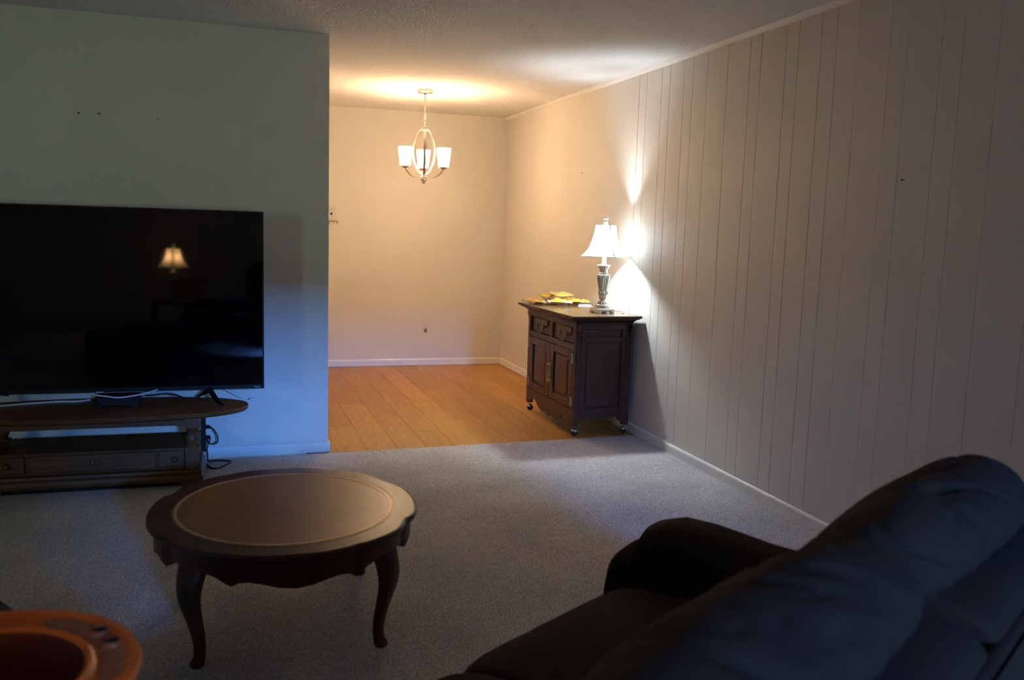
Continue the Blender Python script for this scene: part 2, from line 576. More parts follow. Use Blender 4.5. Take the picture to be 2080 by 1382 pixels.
struct('trim_1', G().loft([[(XR + dx, y, H + dz) for dx, dz in prof] for y in (YN, YB)]), 'trim', 'thin white moulding between grooved wall and ceiling', smooth=40)


# ------------------------------------------------------------------ coffee table
T = (0.195, 3.05, 0.0)
ct = thing('coffee_table', 'low cherry-wood coffee table with scalloped round top and leather inlay', 'coffee table', T)
q = [(0, -0.480), (0.06, -0.478), (0.12, -0.466), (0.165, -0.447), (0.190, -0.432), (0.215, -0.424), (0.25, -0.402), (0.29, -0.372), (0.325, -0.335), (0.352, -0.292), (0.368, -0.252), (0.378, -0.225), (0.402, -0.200), (0.425, -0.150), (0.440, -0.085), (0.447, 0)]
quarter = smooth_path(q, 3)
full = [(x, y) for x, y in quarter] + [(x, -y) for x, y in quarter[::-1][1:]] + [(-x, -y) for x, y in quarter[1:]] + [(-x, y) for x, y in quarter[::-1][1:-1]]
# order the outline by angle so that every quarter joins up
full = sorted(set((round(x, 5), round(y, 5)) for x, y in full), key=lambda p: math.atan2(p[1], p[0]))
ZT = 0.408


def inset(o, s):
    return [(x * (1 - s / math.hypot(x, y)), y * (1 - s / math.hypot(x, y))) for x, y in o]


rings = []
for s, z in ((0.030, ZT - 0.036), (0.016, ZT - 0.034), (0.012, ZT - 0.027), (0.004, ZT - 0.022), (0.0, ZT - 0.014), (0.001, ZT - 0.006), (0.006, ZT - 0.001), (0.012, ZT)):
    rings.append([(x, y, z) for x, y in inset(full, s)])
top = obj('tabletop', G().loft(rings), 'cherry', ct, smooth=50)


def ell(a, b, z, n=72, rot=0.0):
    return [(a * math.cos(2 * PI * i / n), b * math.sin(2 * PI * i / n), z) for i in range(n)]


obj('leather_inlay', G().loft([ell(0.368, 0.398, ZT - 0.003), ell(0.368, 0.398, ZT + 0.0006)], True, True), 'leather', top)['label'] = 'brown tooled leather inlay'
obj('gold_border', G().loft([ell(0.362, 0.392, ZT + 0.0006), ell(0.362, 0.392, ZT + 0.0013), ell(0.352, 0.382, ZT + 0.0013), ell(0.352, 0.382, ZT + 0.0006)], False, False), 'gold', top)
obj('rim_groove', G().loft([ell(0.374, 0.404, ZT - 0.001), ell(0.374, 0.404, ZT + 0.0004), ell(0.369, 0.399, ZT + 0.0004), ell(0.369, 0.399, ZT - 0.001)], False, False), 'cherry', top)

# apron: outline set in from the top, its lower edge scalloped with points at the cusps
ap = inset(full, 0.022)
low = []


def apron_drop(x, y):
    a = abs(math.degrees(math.atan2(abs(y), abs(x))))   # 0 = side, 90 = front
    # cusps at 66 deg (front) and 31 deg (side); lobes between
    keys = [(0, 0.078), (10, 0.072), (16, 0.056), (21, 0.054), (28, 0.074), (31, 0.062), (36, 0.044), (42, 0.040), (54, 0.040), (60, 0.050), (66, 0.074), (69, 0.060), (73, 0.055), (78, 0.060), (84, 0.072), (90, 0.078)]
    for (a0, d0), (a1, d1) in zip(keys[:-1], keys[1:]):
        if a <= a1:
            t = (a - a0) / (a1 - a0)
            return d0 + (d1 - d0) * t
    return keys[-1][1]


dens = []
for i in range(len(ap)):
    (x0, y0), (x1, y1) = ap[i], ap[(i + 1) % len(ap)]
    for s in range(2):
        t = s / 2
        dens.append((x0 + (x1 - x0) * t, y0 + (y1 - y0) * t))
o_top = [(x, y, ZT - 0.034) for x, y in dens]
o_low = [(x, y, ZT - 0.034 - apron_drop(x, y)) for x, y in dens]
i_low = [(x * 0.955, y * 0.955, z) for x, y, z in o_low]
i_top = [(x * 0.955, y * 0.955, ZT - 0.034) for x, y in dens]
obj('apron', G().loft([o_top, o_low, i_low, i_top], False, False), 'cherry', ct, smooth=40)
for sx, sy in ((-1, -1), (1, -1), (-1, 1), (1, 1)):
    d = Vector((sx * 0.72, sy * 0.69, 0)).normalized()
    side = Vector((-d.y, d.x, 0))
    c0 = Vector((sx * 0.282, -0.276, 0)) if sy < 0 else Vector((sx * 0.302, 0.338, 0))
    prof = [(ZT - 0.038, 0.006, 0.052, 0.026), (0.32, 0.016, 0.050, 0.028), (0.27, 0.030, 0.042, 0.029), (0.22, 0.031, 0.034, 0.026), (0.16, 0.016, 0.026, 0.021), (0.10, 0.000, 0.021, 0.018), (0.05, -0.006, 0.018, 0.016), (0.025, -0.003, 0.018, 0.017), (0.012, 0.004, 0.021, 0.020), (0.0, 0.006, 0.020, 0.019)]
    prof = smooth_path(prof, 4)
    rings = []
    for z, out, w, t in prof:
        c = c0 + d * out
        rings.append([tuple(c + side * (w * math.copysign(abs(math.cos(a)) ** 0.7, math.cos(a))) + d * (t * math.copysign(abs(math.sin(a)) ** 0.7, math.sin(a))) + Vector((0, 0, z))) for a in [2 * PI * i / 16 for i in range(16)]])
    obj('leg', G().loft(rings), 'cherry', ct, smooth=50)


# ------------------------------------------------------------------ oak media stand
S = (-0.635, 4.96, 0.0)
st = thing('media_stand', 'low oak stand with oval top, turned columns and a drawer under the television', 'tv stand', S)
ZS = 0.384


def oval(a, b, z, n=80, p=2.25):
    out = []
    for i in range(n):
        t = 2 * PI * i / n
        out.append((a * math.copysign(abs(math.cos(t)) ** (2 / p), math.cos(t)), b * math.copysign(abs(math.sin(t)) ** (2 / p), math.sin(t)), z))
    return out


obj('oval_top', G().loft([oval(0.735, 0.258, ZS - 0.030), oval(0.748, 0.270, ZS - 0.026), oval(0.755, 0.278, ZS - 0.017), oval(0.752, 0.274, ZS - 0.010), oval(0.757, 0.28, ZS - 0.007), oval(0.752, 0.275, ZS)]), 'oak', st, smooth=40)
# apron under the top
obj('apron', G().box(-0.47, 0.47, -0.172, -0.150, ZS - 0.070, ZS - 0.030).box(-0.47, 0.47, 0.150, 0.172, ZS - 0.070, ZS - 0.030).box(-0.482, -0.460, -0.17, 0.17, ZS - 0.070, ZS - 0.030).box(0.460, 0.482, -0.17, 0.17, ZS - 0.070, ZS - 0.030), 'oak', st)
colp = [(0.030, 0.0), (0.030, 0.006), (0.024, 0.012), (0.029, 0.024), (0.033, 0.040), (0.031, 0.054), (0.023, 0.066), (0.021, 0.072), (0.028, 0.078), (0.030, 0.084), (0.024, 0.090), (0.031, 0.098), (0.031, 0.104)]
for sx in (-1, 1):
    for sy in (-1, 1):
        c = (sx * 0.470, sy * 0.165)
        g = G().lathe([(r, 0.200 + z) for r, z in colp], 20, c)
        g.box(c[0] - 0.034, c[0] + 0.034, c[1] - 0.034, c[1] + 0.034, 0.302, ZS - 0.029)
        g.box(c[0] - 0.034, c[0] + 0.034, c[1] - 0.034, c[1] + 0.034, 0.085, 0.202)
        obj('column', g, 'oak', st, smooth=35)
obj('drawer_case', G().box(-0.478, 0.478, -0.170, 0.190, 0.085, 0.196), 'oak', st, bevel=0.003)
dr = obj('drawer', G().box(-0.295, 0.295, -0.184, -0.168, 0.098, 0.186), 'oak', st, bevel=0.004)
obj('pull', G().box(-0.058, 0.058, -0.190, -0.183, 0.134, 0.150).tube([(-0.05, -0.192, 0.145), (-0.03, -0.200, 0.138), (0, -0.203, 0.135), (0.03, -0.200, 0.138), (0.05, -0.192, 0.145)], 0.004, 6).lathe([(0.012, 0.130), (0.014, 0.142), (0.010, 0.154)], 10, (0, -0.188)), 'dark_brass', dr)
for sx in (-1, 1):
    bl = obj('front_block', G().box(sx * 0.370 - 0.062, sx * 0.370 + 0.062, -0.184, -0.168, 0.098, 0.186), 'oak', st, bevel=0.004)
    obj('knob', G().sphere((sx * 0.385, -0.196, 0.142), 0.014, 12, 8).box(sx * 0.385 - 0.004, sx * 0.385 + 0.004, -0.190, -0.183, 0.138, 0.146), 'dark_brass', bl, smooth=60)
rb = []
for e, z in ((0.0, 0.022), (0.012, 0.030), (0.016, 0.045), (0.010, 0.060), (0.004, 0.066), (0.010, 0.074), (0.006, 0.085), (0.0, 0.087)):
    rb.append([(-0.508 - e, -0.205 - e, z), (0.508 + e, -0.205 - e, z), (0.508 + e, 0.200 + e, z), (-0.508 - e, 0.200 + e, z)])
obj('base_moulding', G().loft(rb), 'oak', st)
obj('plinth', G().box(-0.49, 0.49, -0.185, 0.185, 0.0, 0.024), 'black', st)
for sx in (-1, 1):
    for sy in (-1, 1):
        obj('foot', G().prism([(sx * 0.46 - 0.05, sy * 0.16 - 0.04), (sx * 0.46 + 0.05, sy * 0.16 - 0.04), (sx * 0.46 + 0.05, sy * 0.16 + 0.04), (sx * 0.46 - 0.05, sy * 0.16 + 0.04)], 0.0, 0.025), 'oak', st)

# ------------------------------------------------------------------ television
TVY, TX0, TX1, TZ0, TZ1 = 5.02, -1.482, 0.206, 0.455, 1.421
tcx = (TX0 + TX1) / 2
tv = thing('television', 'large black flat-screen television standing on the oak stand', 'television', (tcx, TVY, ZS))
hw = (TX1 - TX0) / 2
z0, z1 = TZ0 - ZS, TZ1 - ZS
obj('casing', G().box(-hw + 0.004, hw - 0.004, 0.006, 0.032, z0 + 0.003, z1 - 0.003).box(-hw + 0.18, hw - 0.18, 0.03, 0.075, z0 + 0.03, z0 + 0.55), 'black', tv, bevel=0.004)
obj('bezel', G().box(-hw, -hw + 0.008, -0.004, 0.008, z0, z1).box(hw - 0.008, hw, -0.004, 0.008, z0, z1).box(-hw + 0.008, hw - 0.008, -0.004, 0.008, z1 - 0.008, z1).box(-hw + 0.008, hw - 0.008, -0.004, 0.008, z0, z0 + 0.022), 'black', tv)
obj('screen', G().box(-hw + 0.008, hw - 0.008, -0.001, 0.007, z0 + 0.022, z1 - 0.008), 'screen', tv)
obj('brand_badge', G().box(hw - 0.052, hw - 0.034, -0.0048, -0.0038, z0 + 0.009, z0 + 0.0125).box(hw - 0.031, hw - 0.023, -0.0048, -0.0038, z0 + 0.009, z0 + 0.0125), 'badge', tv)
obj('brand_badge', G().box(-0.002, 0.030, -0.0048, -0.0038, z0 - 0.001, z0 + 0.004), 'badge', tv)
for sx in (-1, 1):
    x = sx * 0.555
    g = G()
    g.tube([(x - sx * 0.004, 0.018, z0 + 0.012), (x + sx * 0.016, -0.02, z0 - 0.018), (x + sx * 0.042, -0.075, z0 - 0.045), (x + sx * 0.068, -0.125, 0.007)], 0.012, 8, rads=[0.020, 0.015, 0.012, 0.0068])
    g.tube([(x + sx * 0.004, 0.018, z0 + 0.012), (x - sx * 0.014, 0.06, z0 - 0.022), (x - sx * 0.060, 0.15, 0.007)], 0.012, 8, rads=[0.020, 0.013, 0.0068])
    obj('foot', g, 'black', tv, smooth=40)

# ------------------------------------------------------------------ small electronics and cables at the stand
sb = thing('set_top_box', 'small black box under the middle of the television', 'media box', (-0.535, 5.0, ZS))
obj('case', G().box(-0.108, 0.108, -0.045, 0.075, 0.006, 0.058), 'black', sb, bevel=0.004)
for sx in (-1, 1):
    obj('foot', G().box(sx * 0.085 - 0.01, sx * 0.085 + 0.01, -0.03, 0.06, 0.0, 0.007), 'rubber', sb)


def cable(name, pts, r, mat, label, sub=8):
    return tag(obj(name, G().tube(smooth_path(pts, sub), r, 8), mat, smooth=60), label, 'cable')


cable('white_cable', [(-1.30, 5.02, ZS + 0.006), (-1.104, 5.06, ZS + 0.006), (-0.979, 5.10, ZS + 0.006), (-0.844, 5.13, ZS + 0.006), (-0.746, 5.125, ZS + 0.006), (-0.69, 5.16, ZS + 0.006)], 0.0055, 'cable_white', 'white cable lying along the left half of the oak stand top')
cable('white_cable', [(-0.645, 4.960, 0.452), (-0.622, 4.945, 0.452), (-0.59, 4.944, 0.448), (-0.53, 4.944, 0.439), (-0.459, 4.944, 0.446), (-0.40, 4.95, 0.456), (-0.34, 5.0, 0.466)], 0.004, 'cable_white', 'white cable sagging across the front of the small black box')
cable('black_cable', [(-0.40, 5.02, 0.432), (-0.35, 4.985, 0.440), (-0.30, 4.985, 0.446), (-0.26, 5.0, 0.438), (-0.22, 5.05, 0.41), (-0.2, 5.1, ZS + 0.006)], 0.0045, 'cable_black', 'thin black cable beside the small black box on the stand')
cable('white_cable', [(-0.03, 5.20, 0.43), (0.0, 5.24, 0.413), (0.045, 5.245, 0.387), (0.085, 5.25, 0.364), (0.13, 5.25, 0.360), (0.178, 5.25, 0.360)], 0.004, 'cable_white', 'white cable drooping past the right tip of the oval top')
pg = thing('cable_plug', 'flat plug at the end of the white cable right of the oval top', 'plug', (0.165, 5.25, 0.352))
obj('body', G().prism([(-0.030, -0.008), (0.030, -0.004), (0.030, 0.004), (-0.030, 0.008)], -0.003, 0.003), 'cable_white', pg)
obj('prong', G().box(0.028, 0.042, -0.003, -0.001, -0.001, 0.001).box(0.028, 0.042, 0.001, 0.003, -0.001, 0.001), 'nickel', pg)
cable('black_cable', [(-1.32, 5.24, 0.40), (-1.22, 5.25, 0.415), (-1.13, 5.225, 0.422), (-1.09, 5.215, 0.418)], 0.009, 'cable_black', 'thick black plug cable at the left end of the stand top')
cable('grey_cable', [(-1.20, 5.08, 0.398), (-1.106, 5.08, 0.414), (-1.06, 5.08, 0.432), (-1.01, 5.08, 0.455)], 0.004, 'cable_white', 'pale cable rising behind the television at the far left')
ps = thing('power_strip', 'upright black power strip at the right rear of the oak stand', 'power strip', (-0.118, 5.235, 0.0))
obj('housing', G().box(-0.012, 0.012, -0.02, 0.02, 0.06, 0.345), 'black', ps, bevel=0.003)
for z in (0.14, 0.20):
    obj('inserted_plug', G().box(0.010, 0.036, -0.012, 0.012, z - 0.009, z + 0.009), 'black', ps, bevel=0.003)
cable('black_cable', [(-0.085, 5.235, 0.200), (-0.066, 5.23, 0.188), (-0.043, 5.23, 0.145), (-0.047, 5.23, 0.108), (-0.075, 5.23, 0.100), (-0.095, 5.23, 0.118), (-0.112, 5.225, 0.150)], 0.004, 'cable_black', 'black cable loop hanging on the power strip')
cable('black_cable', [(-0.088, 5.235, 0.142), (-0.084, 5.225, 0.128), (-0.10, 5.22, 0.085), (-0.098, 5.22, 0.045), (-0.092, 5.22, 0.006), (-0.036, 5.225, 0.005), (0.028, 5.19, 0.005), (-0.01, 5.10, 0.005), (-0.05, 5.055, 0.005), (-0.082, 5.085, 0.005), (-0.097, 5.16, 0.006)], 0.0042, 'cable_black', 'black cable dropping from the power strip into a loop on the carpet')

# ------------------------------------------------------------------ dark cabinet on casters
CA = math.radians(1.5)
cb = thing('rolling_cabinet', 'dark mahogany cabinet on casters with two drawers and two doors', 'cabinet', (2.395, 5.85, 0.0), CA)
# local: x from -0.205 (front, towards the dining area) to 0.205 (wall), y from -0.45 (near) to 0.45
ZC = 0.818
rt = []
for e, z in ((0.0, 0.752), (0.004, 0.768), (0.018, 0.782), (0.034, 0.790), (0.044, 0.792), (0.044, 0.797), (0.060, 0.803), (0.064, 0.812), (0.060, ZC)):
    rt.append([(-0.205 - e, -0.450 - e * 1.25, z), (0.205 + e * 0.5, -0.450 - e * 1.25, z), (0.205 + e * 0.5, 0.450 + e * 1.25, z), (-0.205 - e, 0.450 + e * 1.25, z)])
cbt = obj('top', G().loft(rt[:-1], True, True), 'cabinet', cb)
obj('top_board', G().prism([(-0.263, -0.523), (0.235, -0.523), (0.235, 0.523), (-0.263, 0.523)], 0.8115, ZC), 'cabinet_top', cbt, bevel=0.002)
# carcase
for px in (-0.185, 0.185):
    for py in (-0.428, 0.428):
        obj('corner_post', G().box(px - 0.020, px + 0.020, py - 0.022, py + 0.022, 0.065, 0.755), 'cabinet', cb, bevel=0.003)
g = G()
g.box(-0.190, 0.190, -0.436, -0.424, 0.150, 0.755).box(-0.190, 0.190, 0.424, 0.436, 0.150, 0.755).box(0.180, 0.192, -0.43, 0.43, 0.150, 0.755).box(-0.185, 0.19, -0.43, 0.43, 0.140, 0.155)
obj('carcase', g, 'cabinet', cb)
for s in (-1, 1):
    y0, y1 = (s * 0.450, s * 0.434)
    lo, hi = min(y0, y1), max(y0, y1)
    g = G().box(-0.166, 0.166, lo, hi, 0.640, 0.672).box(-0.166, 0.166, lo, hi, 0.150, 0.190).box(-0.166, 0.166, lo, hi, 0.722, 0.755)
    g.box(-0.166, -0.132, lo, hi, 0.190, 0.722).box(0.132, 0.166, lo, hi, 0.190, 0.722)
    sp = obj('side_frame', g, 'cabinet', cb, bevel=0.002)
    obj('side_panel', G().box(-0.120, 0.120, min(s * 0.442, s * 0.430), max(s * 0.442, s * 0.430), 0.200, 0.630), 'cabinet', sp, bevel=0.004)
    # carved bracket under the overhang at both ends
    for px in (-0.195, 0.180):
        pr = [(0.0, 0.755), (0.052, 0.755), (0.050, 0.735), (0.036, 0.726), (0.034, 0.708), (0.022, 0.700), (0.018, 0.682), (0.006, 0.672), (0.0, 0.655)]
        vs = [(px, s * (0.449 + a), z) for a, z in pr] + [(px + 0.016, s * (0.449 + a), z) for a, z in pr]
        n = len(pr)
        obj('bracket', G().add(vs, [tuple(range(n)), tuple(range(2 * n - 1, n - 1, -1))] + [(i, (i + 1) % n, n + (i + 1) % n, n + i) for i in range(n)]), 'cabinet', cb)
    # scalloped lower apron on the ends
    pr = smooth_path([(-0.166, 0.095), (-0.13, 0.10), (-0.11, 0.125), (-0.06, 0.120), (0.0, 0.112), (0.06, 0.120), (0.11, 0.125), (0.13, 0.10), (0.166, 0.095)], 4)
    pts = [(a, z) for a, z in pr] + [(0.166, 0.152), (-0.166, 0.152)]
    n = len(pts)
    vs = [(a, s * 0.448, z) for a, z in pts] + [(a, s * 0.436, z) for a, z in pts]
    obj('end_apron', G().add(vs, [tuple(range(n)), tuple(range(2 * n - 1, n - 1, -1))] + [(i, (i + 1) % n, n + (i + 1) % n, n + i) for i in range(n)]), 'cabinet', cb)
# face frame
g = G()
g.box(-0.203, -0.188, -0.408, 0.408, 0.728, 0.755).box(-0.203, -0.188, -0.408, 0.408, 0.578, 0.618).box(-0.203, -0.188, -0.022, 0.022, 0.618, 0.728)
g.box(-0.203, -0.188, -0.408, 0.408, 0.135, 0.180)
obj('face_frame', g, 'cabinet', cb, bevel=0.002)
pr = smooth_path([(-0.408, 0.070), (-0.37, 0.085), (-0.345, 0.10), (-0.31, 0.118), (-0.26, 0.108), (-0.20, 0.075), (-0.12, 0.058), (-0.06, 0.070), (0.0, 0.052), (0.06, 0.070), (0.12, 0.058), (0.20, 0.075), (0.26, 0.108), (0.31, 0.118), (0.345, 0.10), (0.37, 0.085), (0.408, 0.070)], 4)
pts = pr + [(0.408, 0.137), (-0.408, 0.137)]
n = len(pts)
vs = [(-0.203, a, z) for a, z in pts] + [(-0.190, a, z) for a, z in pts]
obj('front_apron', G().add(vs, [tuple(range(n)), tuple(range(2 * n - 1, n - 1, -1))] + [(i, (i + 1) % n, n + (i + 1) % n, n + i) for i in range(n)]), 'cabinet', cb)
for s in (-1, 1):
    yc = s * 0.215
    d = obj('drawer', G().box(-0.190, -0.178, yc - 0.193, yc + 0.193, 0.620, 0.726), 'cabinet', cb, bevel=0.002)
    # pierced apron plate above the ring pull
    pr = [(-0.130, 0.722), (0.130, 0.722), (0.130, 0.690), (0.112, 0.676), (0.092, 0.684), (0.080, 0.664), (0.055, 0.672), (0.036, 0.655), (0.0, 0.648), (-0.036, 0.655), (-0.055, 0.672), (-0.080, 0.664), (-0.092, 0.684), (-0.112, 0.676), (-0.130, 0.690)]
    n = len(pr)
    vs = [(-0.1905, yc + a, z) for a, z in pr] + [(-0.1965, yc + a, z) for a, z in pr]
    obj('drawer_plate', G().add(vs, [tuple(range(n)), tuple(range(2 * n - 1, n - 1, -1))] + [(i, (i + 1) % n, n + (i + 1) % n, n + i) for i in range(n)]), 'dark_brass', d)
    ring = [(-0.206, yc + 0.062 * math.sin(a), 0.664 - 0.038 * math.cos(a)) for a in [-2.0 + 4.0 * i / 14 for i in range(15)]]
    obj('ring_pull', G().tube(ring, 0.0042, 6).sphere((-0.203, yc - 0.057, 0.680), 0.009, 8, 6).sphere((-0.203, yc + 0.057, 0.680), 0.009, 8, 6), 'brass', d, smooth=60)
    # door: frame, raised panel, two hinges
    yc = s * 0.204
    h0, h1, hb, ht = yc - 0.202, yc + 0.202, 0.184, 0.574
    fw = 0.066
    dg = G().box(-0.206, -0.190, h0, h0 + fw, hb, ht).box(-0.206, -0.190, h1 - fw, h1, hb, ht).box(-0.206, -0.190, h0 + fw, h1 - fw, hb, hb + 0.05).box(-0.206, -0.190, h0 + fw, h1 - fw, ht - 0.05, ht)
    dg.box(-0.192, -0.184, h0, h1, hb, ht)
    d = obj('door', dg, 'cabinet', cb, bevel=0.0025)
    a0, a1, b0, b1 = h0 + fw + 0.010, h1 - fw - 0.010, hb + 0.060, ht - 0.060
    obj('raised_panel', G().loft([[(-0.191, a0, b0), (-0.191, a1, b0), (-0.191, a1, b1), (-0.191, a0, b1)], [(-0.194, a0, b0), (-0.194, a1, b0), (-0.194, a1, b1), (-0.194, a0, b1)], [(-0.203, a0 + 0.022, b0 + 0.022), (-0.203, a1 - 0.022, b0 + 0.022), (-0.203, a1 - 0.022, b1 - 0.022), (-0.203, a0 + 0.022, b1 - 0.022)]]), 'cabinet', d)
    yo = h0 if s < 0 else h1
    for z in (0.235, 0.525):
        obj('hinge', G().lathe([(0.006, z - 0.034), (0.006, z + 0.034)], 8, (-0.209, yo)).box(-0.2085, -0.2055, yo - 0.016, yo + 0.016, z - 0.028, z + 0.028), 'brass', d)
    hs = s * 0.017
    cl = G().box(-0.2095, -0.2055, hs - 0.014, hs + 0.014, 0.300, 0.435)
    cl.lathe([(0.004, 0.41), (0.013, 0.42), (0.004, 0.43)], 8, (-0.210, hs))
    for k in range(3):
        zc = 0.395 - k * 0.035
        cl.tube([(-0.213, hs + 0.011 * math.cos(a), zc + 0.013 * math.sin(a)) for a in [2 * PI * i / 10 for i in range(10)]], 0.0032, 5, closed=True)
    obj('clasp', cl, 'brass', d)
for px in (-0.180, 0.180):
    for py in (-0.425, 0.425):
        cst = obj('caster', G().sphere((px, py, 0.027), 0.027, 14, 10, (0.85, 0.85, 1.0)), 'rubber', cb, smooth=60)
        g = G()
        cap = [[(px + 0.0238 * math.cos(2 * PI * i / 14) * math.cos(e), py + 0.0238 * math.sin(2 * PI * i / 14) * math.cos(e), 0.028 + 0.0285 * math.sin(e)) for i in range(14)] for e in (0.25, 0.6, 0.95, 1.3, 1.55)]
        g.loft(cap, False, True).lathe([(0.006, 0.052), (0.006, 0.068)], 8, (px, py))
        obj('caster_hood', g, 'chrome', cst, smooth=60)


# ------------------------------------------------------------------ table lamp
def make_lamp(label, loc, rotz, shade_mat, bulb_color, bulb_power):
    t = thing('table_lamp', label, 'lamp', loc, rotz, None)
    b = G()

    def sq(h, z, r=0.008):
        return [(-h, -h, z), (h, -h, z), (h, h, z), (-h, h, z)]
    b.loft([sq(0.060, 0.010), sq(0.062, 0.016), sq(0.062, 0.028), sq(0.054, 0.033)])
    for sx in (-1, 1):
        for sy in (-1, 1):
            b.box(sx * 0.050 - 0.012, sx * 0.050 + 0.012, sy * 0.050 - 0.012, sy * 0.050 + 0.012, 0.0, 0.012)
    obj('base', b, 'silver', t, bevel=0.002)

    def fl(a, z):
        return 1 + 0.07 * math.cos(a * 14)
    obj('foot_rings', G().lathe([(0.052, 0.033), (0.053, 0.040), (0.045, 0.044), (0.046, 0.050), (0.038, 0.054), (0.036, 0.058)], 32), 'silver', t, smooth=40)
    obj('fluted_foot', G().lathe([(0.034, 0.056), (0.030, 0.070), (0.022, 0.084), (0.018, 0.088)], 56, flute=fl), 'silver', t, smooth=60)
    obj('lower_urn', G().lathe([(0.017, 0.086), (0.022, 0.094), (0.024, 0.105), (0.028, 0.128), (0.034, 0.136), (0.030, 0.142)], 56, flute=fl), 'silver', t, smooth=60)
    for k in range(6):
        a = 2 * PI * k / 6
        c = (0.034 * math.cos(a), 0.034 * math.sin(a))
        obj('scroll', G().sphere((c[0], c[1], 0.138), 0.008, 8, 6).tube([(c[0], c[1], 0.136), (c[0] * 0.85, c[1] * 0.85, 0.125)], 0.004, 6), 'silver', t, smooth=60)
    obj('urn_body', G().lathe([(0.024, 0.140), (0.027, 0.150), (0.033, 0.180), (0.039, 0.215), (0.042, 0.240), (0.042, 0.250), (0.038, 0.260), (0.030, 0.266)], 84, flute=lambda a, z: 1 + 0.05 * math.cos(a * 21)), 'silver', t, smooth=60)
    obj('neck_ring', G().lathe([(0.030, 0.264), (0.033, 0.269), (0.028, 0.274), (0.025, 0.277)], 32), 'silver', t, smooth=50)
    obj('flared_cup', G().lathe([(0.025, 0.276), (0.027, 0.290), (0.033, 0.305), (0.042, 0.315)], 56, flute=lambda a, z: 1 + 0.05 * math.cos(a * 14)), 'silver', t, smooth=60)
    obj('cup_rim', G().lathe([(0.042, 0.314), (0.047, 0.318), (0.046, 0.323), (0.030, 0.325)], 32), 'silver', t, smooth=50)
    obj('stem', G().lathe([(0.014, 0.322), (0.014, 0.400), (0.010, 0.405), (0.010, 0.43)], 20), 'lampwhite', t, smooth=50)
    # square bell shade, corners cut back slightly, open at both ends
    prof = [(0.594, 0.0545), (0.56, 0.0585), (0.52, 0.065), (0.485, 0.073), (0.45, 0.084), (0.42, 0.099), (0.398, 0.115), (0.382, 0.129)]
    prof = smooth_path([(z, h) for z, h in prof], 3)
    ang = math.radians(45) - rotz
    R_ = Matrix.Rotation(ang, 3, 'Z')
    rings = []
    for z, h in prof:
        ring = []
        c = h * 0.10
        for a, b2 in (((-h + c, -h), (h - c, -h)), ((h, -h + c), (h, h - c)), ((h - c, h), (-h + c, h)), ((-h, h - c), (-h, -h + c))):
            for k in range(5):
                t_ = k / 4
                # the sides belly in a little between the corner ribs
                bow = 1 - 0.045 * math.sin(PI * t_)
                p = Vector((a[0] + (b2[0] - a[0]) * t_, a[1] + (b2[1] - a[1]) * t_, 0)) * bow
                p = R_ @ p
                ring.append((p.x, p.y, z))
        rings.append(ring)
    sh = obj('shade', G().loft(rings, False, False), shade_mat, t, smooth=30)
    n = len(rings[0])
    for ci in range(4):
        i0, i1 = (ci * 5 + 4) % n, (ci * 5 + 5) % n
        path = [tuple((Vector(r[i0]) + Vector(r[i1])) / 2 * 1.0) for r in rings]
        obj('shade_seam', G().tube(path, 0.0042, 6), 'shade_seam', sh)
    for r in (rings[0], rings[-1]):
        obj('shade_binding', G().tube(r, 0.0028, 6, closed=True), 'lampwhite', sh)
    g = G().tube([(0.014, 0, 0.405), (0.042, 0, 0.46), (0.042, 0, 0.54), (0.0, 0, 0.592)], 0.0015, 5).tube([(-0.014, 0, 0.405), (-0.042, 0, 0.46), (-0.042, 0, 0.54), (0.0, 0, 0.592)], 0.0015, 5)
    for k in range(4):
        a = ang + PI / 4 + k * PI / 2
        g.tube([(0, 0, 0.592), (0.073 * math.cos(a), 0.073 * math.sin(a), 0.592)], 0.0015, 5)
    obj('harp', g, 'nickel', t)
    obj('finial', G().lathe([(0.008, 0.590), (0.016, 0.596), (0.015, 0.624), (0.012, 0.629), (0.0175, 0.635), (0.0165, 0.644), (0.006, 0.647)], 16), 'lampwhite', t, smooth=40)
    point_light('bulb_light', (0, 0, 0.488), bulb_color, bulb_power, 0.032, t)
    return t


make_lamp('lit table lamp with silver urn base and white bell shade on the cabinet', (2.462, 5.585, ZC), math.radians(8), 'shade', (0.74, 0.88, 1.0), 24.0)
# lamp cord on the cabinet top
cable('lamp_cord', [(2.52, 5.60, ZC + 0.003), (2.57, 5.66, ZC + 0.003), (2.615, 5.68, ZC + 0.003), (2.632, 5.62, ZC + 0.003), (2.60, 5.53, ZC + 0.003), (2.57, 5.50, ZC + 0.003)], 0.0028, 'lampwhite', 'pale lamp cord curling on the cabinet top')

# the twin lamp on its end table, behind the viewer, that shows in the screen
et = thing('end_table', 'dark wooden end table behind the viewer under the reflected lamp', 'end table', (-0.545, -0.80, 0.0))
obj('tabletop', G().prism([(-0.25, -0.25), (0.25, -0.25), (0.25, 0.25), (-0.25, 0.25)], 0.40, 0.425), 'cabinet', et, bevel=0.004)
obj('shelf', G().box(-0.2, 0.2, -0.2, 0.2, 0.12, 0.135), 'cabinet', et)
for sx in (-1, 1):
    for sy in (-1, 1):
        obj('leg', G().box(sx * 0.21 - 0.02, sx * 0.21 + 0.02, sy * 0.21 - 0.02, sy * 0.21 + 0.02, 0.0, 0.401), 'cabinet', et, bevel=0.003)
make_lamp('warm lit table lamp reflected in the television screen', (-0.545, -0.80, 0.425), math.radians(20), 'shade_warm', (1.0, 0.62, 0.30), 5.0)

